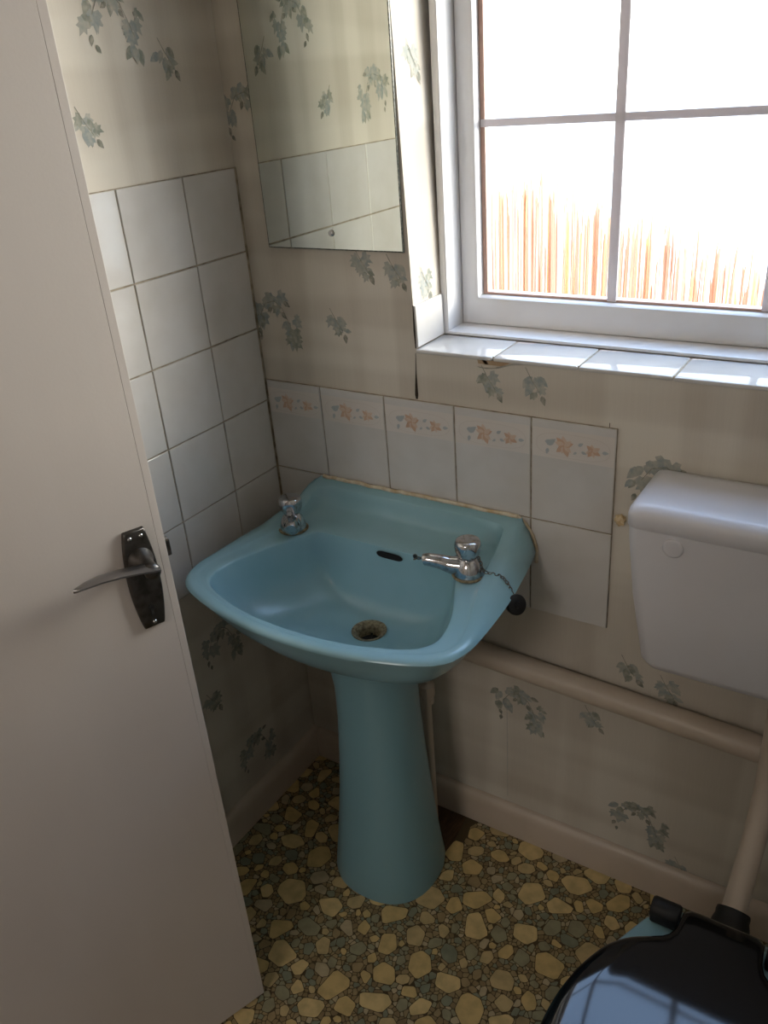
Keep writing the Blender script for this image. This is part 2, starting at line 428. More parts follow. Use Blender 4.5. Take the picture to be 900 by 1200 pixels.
T = .152; ZT = 1.4316
bm = bmesh.new()
ys = [0.0, -.144, -.296, -.448, -.600, -.752, -.904, -1.056]
for c in range(len(ys)-1):
    for r in range(5):
        tile_box(bm, fr_left, ys[c+1]+(.0 if c else 0), ys[c]-(.0075 if c == 0 else 0), ZT-(r+1)*T, ZT-r*T, tilt=True)
gb = [fr_left(ys[-1], ZT-5*T, .0035), fr_left(-.0005, ZT-5*T, .0035), fr_left(-.0005, ZT, .0035), fr_left(ys[-1], ZT, .0035)]
loft(bm, [[Vector((.0004, p.y, p.z)) for p in gb], gb], True, True, 1)
t_left = obj('wall_tiling', bm, [M_tile, M_grout])
tag(t_left, 'block of plain square white tiles on the left wall behind the door edge', 'wall tiles')

sp = empty('tiled_splashback', (.38, 0, .9), 'row of cream tiles with orange flower borders on the wall above the blue basin', 'wall tiles')
ZD1, DHT = .8236+.1972, .1972
xj = [.0005, .1453, .2973, .4493, .6013, .7533]
for i in range(5):
    bm = bmesh.new()
    u0, u1 = xj[i], xj[i+1]
    if i == 0: u0 += .0065
    z0, z1 = .8236, ZD1
    tile_box(bm, fr_back, u0, u1, z0, z1)
    d = obj('decorated_tile', bm, M_tile, sp)
    bm = bmesh.new(); KEEP.append(bm); o = .0062
    uc = u0+.076 if i else .076-.002; 
    ua, ub = max(u0+.003, .0), u1-.003
    quad(bm, [fr_back(ua, z1-.070, o), fr_back(ub, z1-.070, o), fr_back(ub, z1-.016, o), fr_back(ua, z1-.016, o)], 0)
    zc = z1-.044
    def oval(w, h, n=40):
        P = []
        for k in range(n):
            a = 2*PI*k/n; x = math.copysign(abs(math.cos(a))**.6, math.cos(a))*w; y = math.copysign(abs(math.sin(a))**.8, math.sin(a))*h; P.append((x, y))
        return P
    A, B = oval(.066, .022), oval(.0652, .0213)
    for k in range(40):
        j = (k+1) % 40
        if uc+A[k][0] < u0+.002: continue
        quad(bm, [fr_back(uc+A[k][0], zc+A[k][1], o+.0002), fr_back(uc+A[j][0], zc+A[j][1], o+.0002), fr_back(uc+B[j][0], zc+B[j][1], o+.0002), fr_back(uc+B[k][0], zc+B[k][1], o+.0002)], 1)
    rr = random.Random(20)
    for (fx, fz, R, n) in ((-.014, 0, .020, 9), (.036, -.002, .016, 7)):
        for k in range(n):
            a = 2*PI*k/n+rr.uniform(-.25, .25)
            leaf(bm, fr_tile, uc+fx, zc+fz, a, R*rr.uniform(.7, 1.05), 2+(k % 2), 10+k, OVL)
        leaf(bm, fr_tile, uc+fx-.002, zc+fz-.003, 0, .006, 3, 22, OVL)
    for k, (fx, fz, a, s) in enumerate(((-.046, -.002, -.9, .02), (-.050, .004, -1.6, .016), (-.044, -.008, 2.9, .012), (.010, .004, -1.0, .011), (.016, -.006, -1.9, .010), (.052, -.002, -1.5, .012), (.008, -.008, 2.2, .008))):
        leaf(bm, fr_tile, uc+fx, zc+fz, a, s, 4, 12+k, OVL)
    obj('flower_border', bm, [M_band, M_oval, M_orange, M_orange2, M_bluleaf], d)
bm = bmesh.new()
for i in range(1, 6):
    u0, u1 = xj[i-1], xj[i]
    if i == 1: tile_box(bm, fr_back, u0+.0065, u1, .8236-T, .8236)
    elif i == 5: tile_box(bm, fr_back, u0, u1, .8236-.1985, .8236)
    else: tile_box(bm, fr_back, u0, u1, .8236-.1985, .8236)
obj('plain_tile_row', bm, M_tile, sp)
bm = bmesh.new()
box(bm, .0005, .7525, -.0035, -.0004, .8236-.1495, ZD1-.0008); box(bm, .6013, .7525, -.0035, -.0004, .6256, .70)
obj('grout_bed', bm, M_grout, sp)

# ------------------------------------------------------------------ window
win = empty('window_1', (.8, .12, WZ0), kind='structure')
def ring(bm, x0, x1, z0, z1, wl, wr, wb, wt, y0, y1, bev=.002, mi=0):
    """mitred rectangular frame with rounded room-side arrises"""
    o = [(x0, z0), (x1, z0), (x1, z1), (x0, z1)]; i = [(x0+wl, z0+wb), (x1-wr, z0+wb), (x1-wr, z1-wt), (x0+wl, z1-wt)]
    def lerp(t): return [(a[0]+(b[0]-a[0])*t, a[1]+(b[1]-a[1])*t) for a, b in zip(o, i)]
    e = min(.4, bev/max(min(wl, wb), 1e-4))
    prof = [(0, y1), (0, y0+bev), (e*.3, y0+bev*.3), (e, y0), (1-e, y0), (1-e*.3, y0+bev*.3), (1, y0+bev), (1, y1)]
    R = [[bm.verts.new((x, y, z)) for x, z in lerp(t)] for t, y in prof]
    for k in range(len(R)):
        a, b = R[k], R[(k+1) % len(R)]
        for q in range(4):
            bm.faces.new((a[q], a[(q+1) % 4], b[(q+1) % 4], b[q])).material_index = mi
FX0, FX1, FZ0, FZ1 = .372, 1.2355, 1.1195, 2.1395
bm = bmesh.new()
ring(bm, FX0, FX1, FZ0, FZ1, .014, .014, .006, .014, .100, .20)
obj('window_frame', bm, M_white, win, smooth=35)
SX0, SX1, SZ0, SZ1 = FX0+.0135, FX1-.0135, FZ0+.0055, FZ1-.0135
bm = bmesh.new(); ring(bm, SX0, SX1, SZ0, SZ1, .036, .036, .054, .05, .157, .215, .006)
obj('opening_sash', bm, M_white, win, smooth=35)
GX0, GX1, GZ0, GZ1 = SX0+.036, SX1-.036, SZ0+.054, SZ1-.05
bm = bmesh.new(); ring(bm, GX0+.0005, GX1-.0005, GZ0+.0005, GZ1-.0005, .0085, .0085, .004, .004, .1780, .1855, .0006)
obj('glazing_gasket', bm, M_gasket, win)
bm = bmesh.new(); box(bm, GX0+.001, GX1-.001, .186, .1895, GZ0+.001, GZ1-.001)
obj('glass_pane', bm, M_glass, win)
bm = bmesh.new()
nc = 3; pw = (GX1-GX0)/nc
hz = [1.4755, 1.772]
for k in range(1, nc): box(bm, GX0+k*pw-.0135, GX0+k*pw+.0035, .176, .184, GZ0+.001, GZ1-.001, .002)
for z in hz: box(bm, GX0+.001, GX1-.001, .1765, .1835, z-.0065, z+.0065, .002)
obj('glazing_bars', bm, M_bar, win, smooth=40)
# tiled sill and the one tile on the reveal
bm = bmesh.new()
sx = [.3745, .5285, .6815, .8345, .9875, 1.1405, 1.2355]
rs = random.Random(5)
for a, b in zip(sx, sx[1:]):
    t0 = rs.uniform(-.0012, .0012)
    vs = box(bm, a+.0011, b-.0011, -.006, .0995, WZ0-.0065, WZ0, .0028, 3)
    for v in vs: v.co.z += t0*(v.co.x-(a+b)/2)/.076*.5+(-.0006 if v.co.z < WZ0-.003 else 0)
obj('window_sill_tiles', bm, M_tile, win, smooth=50)
bm = bmesh.new(); box(bm, .3746, 1.235, .001, .0995, WZ0-.0059, WZ0-.0016); obj('sill_grout', bm, M_grout, win)
bm = bmesh.new()
rv = lambda u, v, o: Vector((wx(v)+o, u, v))
tile_box(bm, rv, -.002, .0985, WZ0+.0005, WZ0+.078, .005)
obj('reveal_tile', bm, M_tile, win)

# ------------------------------------------------------------------ outside
def streak():
    m = mat('reed_brown', (196, 128, 92), .8); return m
M_reeds = [mat('reed_brown', (202, 156, 132), .8), mat('reed_orange', (212, 172, 148), .8), mat('reed_straw', (236, 212, 160), .8), mat('reed_pale', (244, 230, 198), .8)]
bm = bmesh.new(); rf = random.Random(9)
x = -.9
while x < 2.4:
    w = rf.uniform(.004, .008)
    top = 1.30-.02-max(0, (x-.15))*.36+rf.gauss(0, .04)
    if rf.random() < .25: top -= rf.uniform(.02, .12)
    y = 1.0+rf.uniform(-.02, .02); lean = rf.uniform(-.01, .01)
    mi = rf.choices([0, 1, 2, 3], [.4, .34, .2, .06])[0]
    n = 6
    def circ(cx, cz, s): return [(cx+s*w/2*math.cos(2*PI*k/n), y+s*w/2*math.sin(2*PI*k/n), cz) for k in range(n)]
    loft(bm, [circ(x-lean, -.25, 1), circ(x, .7, 1), circ(x+lean*.6, top-.03, .85), circ(x+lean, top, .35)], True, True, mi)
    x += w*rf.choice((.3, .4, .5, .6, .9))
for z in (.2, .75):
    box(bm, -.9, 2.4, 1.03, 1.05, z, z+.03, 0, 1, 0)
fence = obj('reed_fence', bm, M_reeds, smooth=60)
tag(fence, 'orange brown reed screen outside, seen through the bright window', 'fence')
bm = bmesh.new(); box(bm, -30, 30, .27, 60, -.3, -.25); obj('ground', bm, vary(mat('pale_paving', (214, 206, 192), .9), (190, 182, 166), 3), kind='structure')

# ------------------------------------------------------------------ mirror
mr = empty('wall_mirror', (.213, 0, 1.5), 'frameless rectangular mirror screwed to the wall left of the window', 'mirror')
bm = bmesh.new(); box(bm, .0625, .3625, -.006, -.0008, 1.288, 1.888, .0012, 2); obj('mirror_back', bm, M_mirror_edge, mr)
bm = bmesh.new(); KEEP.append(bm); quad(bm, [(.0648, -.0064, 1.2905), (.3612, -.0064, 1.2905), (.3612, -.0064, 1.8862), (.0648, -.0064, 1.8862)])
e = bm.faces[:] ; obj('mirror_glass', bm, M_mirror, mr)
for z in (1.318, 1.858):
    bm = bmesh.new(); lathe(bm, [(.0058, 0), (.0058, .0012), (.0048, .003), (.0024, .0042), (.0003, .0046)], 20, Matrix.Translation((.214, -.0066, z)) @ Matrix.Rotation(PI/2, 4, 'X'))
    obj('mirror_screw', bm, M_chrome, mr, smooth=60)

# ------------------------------------------------------------------ door
DE = Vector((.312, -.596)); DD = Vector((-.34425, -.93888)); DN = Vector((.93888, -.34425))
MD = Matrix(((DD.x, DN.x, 0, DE.x), (DD.y, DN.y, 0, DE.y), (0, 0, 1, 0), (0, 0, 0, 1)))   # local: x along the door to the hinge, y out of the face, z up
door = empty('door_1', (DE.x, DE.y, 0), kind='structure')
bm = bmesh.new(); box(bm, .0112, .762, -.035, 0, .008, 1.985, .0004, 1, 0, MD); obj('door_slab', bm, M_door, door)
bm = bmesh.new(); box(bm, 0, .0110, -.035, 0.0, .008, 1.985, .0006, 2, 0, MD); obj('edge_strip', bm, M_door, door)
# escutcheon plate
bm = bmesh.new()
P = []
for k in range(25):
    t = k/24; z = .889+t*.154; w = .0145+.0085*math.sin(PI*t)**.8; P.append((w, z))
out = [(.042-w, z) for w, z in P]+[(.042+w, z) for w, z in reversed(P)]
def plate(off, ins):
    cz = .966
    return [MD @ Vector((.042+(x-.042)*(1-ins/.02), off, cz+(z-cz)*(1-ins/.077))) for x, z in out]
loft(bm, [plate(.0004, 0), plate(.005, 0), plate(.0068, .0012), plate(.0074, .0026)])
hp = obj('handle_plate', bm, M_steel, door, smooth=50)
bm = bmesh.new()
Mh = MD @ Matrix.Translation((.042, .0072, .998)) @ Matrix.Rotation(-PI/2, 4, 'X')
lathe(bm, [(.0185, 0), (.0175, .004), (.0135, .011), (.011, .02), (.0105, .032), (.0115, .040), (.010, .046), (.004, .048)], 28, Mh)
obj('spindle_boss', bm, M_steel, hp, smooth=60)
# lever blade: a flat scimitar from the boss towards the hinge
bm = bmesh.new()
C0 = [(.033, .011), (.034, .0135), (.045, .0145), (.062, .0125), (.085, .012), (.11, .0105), (.13, .008), (.142, .004), (.146, .001)]
rings = []
for x, hw in C0:
    zc = 1.001+.013*math.sin(min(1, (x-.033)/.09)*PI/2)-max(0, x-.12)*.12; yc = .047
    rings.append([MD @ Vector((x, yc+a*hw, zc+b)) for a, b in ((-1, -.0012), (-.6, -.0022), (.6, -.0022), (1, -.0012), (1, .0012), (.6, .0026), (-.6, .0026), (-1, .0012))])
loft(bm, rings); obj('lever', bm, mat('worn_steel', (150, 148, 148), .28, metal=1), hp, smooth=50)
bm = bmesh.new(); 
Mk = MD @ Matrix.Translation((.042, .0075, .922)) @ Matrix.Rotation(-PI/2, 4, 'X')
lathe(bm, [(.0042, 0), (.0042, .0006)], 20, Mk); box(bm, .042-.0024, .042+.0024, .0074, .0081, .909, .922, 0, 1, 0, MD); obj('keyhole', bm, M_hole, hp)
for (x, z) in ((.034, 1.033), (.050, 1.033), (.042, .897)):
    bm = bmesh.new(); lathe(bm, [(.0032, 0), (.0030, .001), (.0015, .0017), (.0002, .0019)], 16, MD @ Matrix.Translation((x, .0072, z)) @ Matrix.Rotation(-PI/2, 4, 'X'))
    obj('screw', bm, M_chrome, hp, smooth=60)
bm = bmesh.new(); box(bm, -.010, .0004, -.024, -.010, .978, 1.004, .002, 2, 0, MD); obj('latch_bolt', bm, M_steel, door)

# ------------------------------------------------------------------ wash basin
XC = .357
basin = empty('washbasin', (XC, -.2, 0), 'pale blue pedestal washbasin standing in the corner under the flowered tiles', 'washbasin')
NA = 128
def outline(half, y_c=-.26, n=NA):
    """sample a smooth closed outline (given by its right half) at fixed angles about (0, y_c)"""
    pts = [Vector((x, y, 0)) for x, y in half]+[Vector((-x, y, 0)) for x, y in reversed(half) if x > 1e-6]
    pts = spline(pts, 10, True); c = Vector((0, y_c, 0)); out = []
    for i in range(n):
        a = 2*PI*i/n; d = Vector((math.cos(a), math.sin(a), 0)); best = None
        for p, q in zip(pts, pts[1:]+pts[:1]):
            e = q-p; w = p-c; den = d.x*e.y-d.y*e.x
            if abs(den) < 1e-12: continue
            t = (w.x*e.y-w.y*e.x)/den; s = (w.x*d.y-w.y*d.x)/den
            if t > 0 and -1e-6 <= s <= 1.000001 and (best is None or t > best): best = t
        out.append(c+d*best)
    return out
def zmap(ys, y):
    ys = sorted(ys)
    if y <= ys[0][0]: return ys[0][1]
    for (a, za), (b, zb) in zip(ys, ys[1:]):
        if y <= b: 
            t = (y-a)/(b-a); t = t*t*(3-2*t); return za+(zb-za)*t
    return ys[-1][1]
YB = -.0075
B_out = outline([(0, YB), (.13, YB), (.25, YB), (.262, -.022), (.276, -.10), (.289, -.20), (.293, -.29), (.290, -.345), (.272, -.388), (.222, -.418), (.12, -.446), (0, -.456)])
E_out = outline([(0, YB), (.12, YB), (.222, YB), (.235, -.018), (.238, -.07), (.246, -.15), (.264, -.23), (.281, -.30), (.284, -.345), (.267, -.383), (.219, -.413), (.12, -.441), (0, -.451)])
I_out = outline([(0, -.032), (.11, -.032), (.19, -.034), (.212, -.05), (.216, -.09), (.226, -.16), (.246, -.235), (.266, -.30), (.271, -.345), (.257, -.374), (.212, -.401), (.115, -.430), (0, -.440)])
D_out = outline([(0, -.050), (.11, -.050), (.184, -.052), (.203, -.070), (.207, -.11), (.215, -.18), (.240, -.25), (.258, -.305), (.262, -.345), (.249, -.371), (.206, -.397), (.112, -.426), (0, -.436)])
G_out = outline([(0, -.134), (.07, -.134), (.138, -.135), (.163, -.148), (.190, -.20), (.222, -.27), (.236, -.325), (.231, -.362), (.197, -.391), (.105, -.419), (0, -.428)])
ZE = [(-.46, .768), (-.30, .771), (-.18, .778), (-.10, .795), (-.03, .820), (0, .824)]
ZI = [(-.46, .769), (-.30, .771), (-.18, .776), (-.10, .790), (-.05, .816), (0, .820)]
ZD = [(-.46, .768), (-.30, .769), (-.15, .770), (-.05, .775), (0, .775)]
ZB = [(-.46, .763), (-.30, .763), (-.10, .762), (0, .764)]
def R3(o, zf, dx=0): return [Vector((XC+p.x+dx, p.y, zf(p.y) if callable(zf) else zf)) for p in o]
def scale(o, s, yc=-.24, back=None): 
    r = []
    for p in o:
        q = Vector((p.x*s, yc+(p.y-yc)*s, 0)); 
        if back is not None and p.y > -.02: q.y = p.y
        r.append(q)
    return r
def mixo(a, b, t): return [p*(1-t)+q*t for p, q in zip(a, b)]
rings = []
circ = [Vector((.006+0.0325*math.cos(2*PI*i/NA), -.212+.0325*math.sin(2*PI*i/NA), 0)) for i in range(NA)]
def under(s, yc=-.2): return [Vector((p.x*s, max(-.0080 if p.y > -.02 and s > .8 else -9, yc+(p.y-yc)*s), 0)) for p in B_out]
rings.append(R3(under(.30, -.21), .600)); rings.append(R3(under(.40, -.205), .606)); rings.append(R3(under(.58, -.2), .636)); rings.append(R3(under(.76, -.2), .672)); rings.append(R3(under(.86, -.2), .704))
rings.append(R3(under(.915, -.2), lambda y: zmap(ZB, y)-.036))
rings.append(R3(under(.952, -.2), lambda y: zmap(ZB, y)-.020)); rings.append(R3(under(.985, -.2), lambda y: zmap(ZB, y)-.007)); rings.append(R3(B_out, lambda y: zmap(ZB, y)))
m1 = mixo(B_out, E_out, .35); m2 = mixo(B_out, E_out, .75)
zl = lambda t: (lambda y: zmap(ZB, y)*(1-t)+zmap(ZE, y)*t)
rings.append(R3(m1, zl(.58))); rings.append(R3(m2, zl(.88)))
rings.append(R3(E_out, lambda y: zmap(ZE, y)))
rings.append(R3(mixo(E_out, I_out, .3), lambda y: zmap(ZE, y)*.6+zmap(ZI, y)*.4+.001))
rings.append(R3(I_out, lambda y: zmap(ZI, y)))
rings.append(R3(mixo(I_out, D_out, .1), lambda y: zmap(ZI, y)*.95+zmap(ZD, y)*.05)); rings.append(R3(mixo(I_out, D_out, .3), lambda y: zmap(ZI, y)*.62+zmap(ZD, y)*.38)); rings.append(R3(mixo(I_out, D_out, .6), lambda y: zmap(ZI, y)*.18+zmap(ZD, y)*.82))
rings.append(R3(D_out, lambda y: zmap(ZD, y)))
rings.append(R3(mixo(D_out, G_out, .5), lambda y: zmap(ZD, y)+.0003)); rings.append(R3(mixo(D_out, G_out, .88), lambda y: zmap(ZD, y)))
rings.append(R3(G_out, lambda y: zmap(ZD, y)-.0015))
Gc = -.27
rings.append(R3(scale(G_out, .996, Gc), lambda y: zmap(ZD, y)-.004)); rings.append(R3(scale(G_out, .987, Gc), lambda y: zmap(ZD, y)-.010)); 
base = scale(G_out, .987, Gc)
for s, z in ((.02, .743), (.05, .722), (.10, .697), (.18, .673), (.30, .655), (.45, .643), (.65, .6355), (.85, .631), (.95, .6295)):
    rings.append(R3(mixo(base, circ, s), z))
rings.append(R3(circ, .628)); rings.append(R3(mixo(circ, [Vector((.006, -.212, 0))]*NA, .15), .615)); 
bm = bmesh.new(); loft(bm, rings, True, False); bowl = obj('basin_bowl', bm, M_blue, basin, smooth=60)
# waste fitting
bm = bmesh.new()
lathe(bm, [(.0335, .6275), (.034, .6302), (.0315, .6306), (.0275, .6285), (.0225, .624), (.0215, .618), (.021, .600)], 40, Matrix.Translation((XC+.006, -.212, 0)), False, False)
wf = obj('waste_ring', bm, M_limes, basin, smooth=50)
bm = bmesh.new(); lathe(bm, [(.0225, .604), (.0001, .604)], 32, Matrix.Translation((XC+.006, -.212, 0)), False, True)
for k in range(2):
    box(bm, -.0205, .0205, -.0018, .0018, .606, .609, 0, 1, 0, Matrix.Translation((XC+.006, -.212, 0)) @ Matrix.Rotation(k*PI/2+.4, 4, 'Z'))
obj('waste_grid', bm, M_hole, wf)
# overflow slot on the rear bowl wall
bm = bmesh.new()
rr_ = []
for off, s in ((0, 1.0), (.0012, .98), (.0012, .8)):
    rr_.append([Vector((XC+.016+(.029*s if abs(math.cos(a)) > 0 else 0)*math.copysign(abs(math.cos(a))**.4, math.cos(a)), -.1385-off+.0012*math.sin(a)*-1,   .7565+.0076*s*math.sin(a))) for a in [2*PI*k/28 for k in range(28)]])
loft(bm, rr_, True, True); obj('overflow_slot', bm, M_hole, basin, smooth=40)
# pedestal
bm = bmesh.new(); rings = []
for z, a, b, cy in ((.0004, .116, .113, -.205), (.012, .117, .114, -.205), (.05, .112, .110, -.205), (.12, .104, .102, -.203), (.22, .094, .093, -.2), (.32, .086, .086, -.198), (.42, .080, .081, -.197), (.50, .078, .080, -.197), (.55, .081, .083, -.2), (.58, .086, .088, -.203), (.597, .092, .093, -.205)):
    ring_ = []
    for i in range(64):
        t = 2*PI*i/64; c, s = math.cos(t), math.sin(t)
        ring_.append(Vector((XC+math.copysign(abs(c)**.85, c)*a, cy+math.copysign(abs(s)**.85, s)*b, z)))
    rings.append(ring_)
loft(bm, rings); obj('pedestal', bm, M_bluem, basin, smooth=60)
# sealant along the wall edge
bm = bmesh.new(); rq = random.Random(2)
pts = [(XC+dx, -.0118+rq.uniform(-.001, .001), .8245+rq.uniform(-.0012, .0012)) for dx in [-.222+.012*k for k in range(38)]]
tube(bm, pts, lambda t: .0042, 8)
tube(bm, [(XC+.222, -.010, .8245), (XC+.236, -.0095, .812), (XC+.25, -.009, .79), (XC+.258, -.009, .765), (XC+.258, -.009, .735)], .0036, 8)
obj('sealant_bead', bm, M_caulk, basin, smooth=60)
# taps
def tap(x, y, ang, ln):
    z0 = .7725
    bm = bmesh.new()
    lathe(bm, [(.0265, 0), (.0265, .004), (.0255, .010), (.0235, .018), (.020, .026), (.0155, .032), (.0125, .035)], 32, Matrix.Translation((x, y, z0)))
    t = obj('tap_body', bm, M_chrome, basin, smooth=60)
    bm = bmesh.new()
    d = Vector((math.cos(ang), math.sin(ang), 0)); o = Vector((x, y, z0))
    pts = spline([o+d*.002+Vector((0, 0, .016)), o+d*.03+Vector((0, 0, .018)), o+d*(.6*ln)+Vector((0, 0, .023)), o+d*(ln*.9)+Vector((0, 0, .027)), o+d*ln+Vector((0, 0, .026))], 6)
    tube(bm, pts, lambda u: .0178*(1-u)**1.2+.0095*u+.001, 20)
    sp_ = obj('spout', bm, M_chrome, t, smooth=60)
    bm = bmesh.new()
    lathe(bm, [(.0095, .031), (.0150, .034), (.0195, .040), (.0225, .048), (.0238, .055), (.0236, .061), (.0222, .0665), (.0200, .0695), (.0165, .0708), (.001, .0710)], 48, Matrix.Translation((x, y, z0)), flute=.13, nf=6, flz=(.036, .059))
    obj('tap_head', bm, M_chrome, t, smooth=40)
    bm = bmesh.new(); tube(bm, [(x+  .028*math.cos(2*PI*k/32), y+.028*math.sin(2*PI*k/32), z0+.0008) for k in range(33)], .0022, 6); obj('limescale_ring', bm, M_limes, t, smooth=60)
    return t
tap(.155, -.150, -.95, .052)
tap(.550, -.155, PI+.36, .079)

# plug on its chain
plug = empty('sink_plug', (.642, -.172, .745), 'black rubber plug on a ball chain hanging over the right side of the blue basin', 'sink plug')
pth = spline([(.430, -.1475, .768), (.445, -.146, .774), (.468, -.142, .777), (.500, -.150, .780), (.524, -.148, .800), (.538, -.1345, .803), (.552, -.1325, .803), (.567, -.145, .800), (.578, -.152, .785), (.594, -.150, .782), (.610, -.152, .783), (.624, -.158, .779), (.637, -.164, .765), (.644, -.168, .757)], 10)
bm = bmesh.new()
acc = 0; last = pth[0]; flip = 0
for a, b in zip(pth, pth[1:]):
    acc += (b-a).length
    if acc >= .0058:
        acc = 0; flip ^= 1
        d = (b-a).normalized(); s = d.cross(Vector((0, 0, 1))).normalized(); u = s.cross(d)
        w = s if flip else u
        tube(bm, [b+d*.0040*math.cos(2*PI*k/10)+w*.0028*math.sin(2*PI*k/10) for k in range(11)], .0010, 5)
obj('chain', bm, mat('chain_metal', (120, 116, 108), .35, metal=1), plug, smooth=60)
bm = bmesh.new()
Mp = Matrix.Translation((.645, -.172, .747)) @ Matrix.Rotation(1.15, 4, Vector((.5, .85, 0)))
lathe(bm, [(.0140, -.008), (.0155, -.004), (.0165, .004), (.0180, .005), (.0180, .009), (.0165, .0105), (.006, .0105), (.005, .013), (.001, .0135)], 32, Mp)
obj('plug', bm, M_black, plug, smooth=50)
bm = bmesh.new(); lathe(bm, [(.010, -.0125), (.010, -.006)], 8, Matrix.Translation((.430, -.142, .770)) @ Matrix.Rotation(PI/2, 4, 'X') @ Matrix.Scale(.45, 4))
obj('chain_stay', bm, M_steel, plug, smooth=60)

# ------------------------------------------------------------------ pipes
bm = bmesh.new(); tube(bm, [(.405, -.0262, .503), (.75, -.0262, .488), (1.2, -.0262, .468), (1.495, -.0262, .456)], .0245, 24)
tag(obj('waste_pipe', bm, M_cream, smooth=60), 'cream painted waste pipe running along the wall from basin to behind the cistern', 'pipe')
sup = empty('supply_pipe', (.40, -.06, 0), 'thin cream water pipe with a valve standing behind the blue pedestal', 'pipe')
bm = bmesh.new(); tube(bm, [(.398, -.075, .002), (.398, -.075, .3), (.398, -.075, .60)], .0075, 16); obj('copper_tube', bm, M_cream, sup, smooth=60)
bm = bmesh.new(); lathe(bm, [(.008, 0), (.0135, .003), (.0135, .02), (.0165, .024), (.0165, .05), (.012, .056), (.008, .058)], 12, Matrix.Translation((.398, -.075, .365))); obj('valve', bm, M_cream, sup, smooth=30)
# lump of foam sealing a hole left of the cistern
bm = bmesh.new(); bmesh.ops.create_icosphere(bm, subdivisions=3, radius=1)
from mathutils import noise
for v in bm.verts:
    n = noise.noise(v.co*2.2+Vector((3, 1, 7))); v.co *= (1+.45*n); v.co = Vector((.766+v.co.x*.0095, -.0065+v.co.y*.0062, .856+v.co.z*.0105))
tag(obj('sealant_lump', bm, M_foam, smooth=60), 'small lumpy yellow blob of sealant on the wall left of the cistern', 'sealant')

# ------------------------------------------------------------------ cistern
CXc = 1.060
cis = empty('toilet_cistern', (CXc, -.08, .66), 'white plastic toilet cistern with a round push button on the wall under the window', 'toilet cistern')
def rrect(hw, y0, y1, z, r, n=8):
    P = []
    r = min(r, hw*.99, (y1-y0)*.49)
    for cx, cy, a0 in ((hw-r, y1-.004, 0), (-hw+r, y1-.004, PI/2), (-hw+r, y0+r, PI), (hw-r, y0+r, 1.5*PI)):
        rad = r if cy < y1-.01 else .004
        ccx = math.copysign(hw-rad, cx)
        for k in range(n+1):
            a = a0+PI/2*k/n; P.append(Vector((CXc+ccx+rad*math.cos(a), cy+rad*math.sin(a), z)))
    return P
bm = bmesh.new()
loft(bm, [rrect(.190, -.128, -.008, .664, .02), rrect(.201, -.136, -.005, .668, .024), rrect(.210, -.142, -.003, .682, .024), rrect(.229, -.147, -.003, .80, .022), rrect(.239, -.150, -.003, .90, .020), rrect(.241, -.150, -.003, .932, .020)])
obj('tank', bm, M_plast, cis, smooth=50)
bm = bmesh.new()
loft(bm, [rrect(.2405, -.1496, -.003, .926, .020), rrect(.2425, -.152, -.002, .928, .020), rrect(.2425, -.152, -.002, .944, .020), rrect(.2405, -.1495, -.002, .953, .020), rrect(.235, -.143, -.003, .960, .02), rrect(.226, -.133, -.006, .9635, .018), rrect(.19, -.10, -.02, .9655, .015)])
obj('tank_lid', bm, M_plast, cis, smooth=60)
bm = bmesh.new(); lathe(bm, [(.0155, 0), (.0155, .004), (.0148, .0055), (.0128, .0064), (.004, .0056), (.0005, .0055)], 32, Matrix.Translation((.892, -.1475, .906)) @ Matrix.Rotation(PI/2, 4, 'X'))
obj('flush_button', bm, M_plast, cis, smooth=50)

fp = empty('flush_pipe', (CXc, -.1, .4), 'cream flush pipe bending down from the cistern to the black toilet seat', 'pipe')
bm = bmesh.new(); tube(bm, spline([(1.068, -.10, .668), (1.068, -.10, .60), (1.068, -.103, .50), (1.068, -.122, .44), (1.067, -.17, .393), (1.065, -.235, .352), (1.064, -.295, .316)], 8), .019, 24); obj('bent_tube', bm, M_cream, fp, smooth=60)
bm = bmesh.new(); Mc = Matrix.Translation((1.0645, -.262, .336)) @ Vector((0, -.053, -.031)).to_track_quat('Z', 'Y').to_matrix().to_4x4()
lathe(bm, [(.0205, -.004), (.0255, -.003), (.0265, .002), (.026, .008), (.029, .018), (.031, .028), (.031, .034)], 32, Mc); obj('rubber_connector', bm, M_black, fp, smooth=50)

# ------------------------------------------------------------------ toilet
toi = empty('toilet', (1.064, -.5, 0), 'pale blue toilet with a glossy black closed lid under the white cistern', 'toilet')
def panring(z, hw, yb, yf, hb, n=64):
    """egg outline: hw = widest half width, hb = half width at the straight back"""
    half = [(0, yb), (hb*.6, yb), (hb, yb-.012), (hb+(hw-hb)*.42, yb-.07), (hw*.97, yb-(yb-yf)*.36), (hw, yb-(yb-yf)*.52), (hw*.86, yb-(yb-yf)*.76), (hw*.5, yb-(yb-yf)*.95), (0, yf)]
    return [Vector((1.064+p.x, p.y, z)) for p in outline(half, (yb+yf)/2, n)]
bm = bmesh.new()
loft(bm, [panring(.0006, .115, -.20, -.62, .09), panring(.03, .11, -.2, -.61, .088), panring(.15, .105, -.20, -.60, .08), panring(.26, .13, -.24, -.68, .085), panring(.33, .155, -.292, -.76, .088), panring(.366, .165, -.335, -.795, .094), panring(.382, .167, -.344, -.80, .097), panring(.388, .163, -.348, -.795, .094)])
obj('pan', bm, M_blue, toi, smooth=60)
SEAT = [(0, -.352), (.042, -.352), (.056, -.357), (.0585, -.372), (.059, -.388), (.068, -.409), (.090, -.424), (.118, -.443), (.143, -.474), (.165, -.530), (.176, -.595), (.173, -.675), (.151, -.755), (.092, -.815), (0, -.838)]
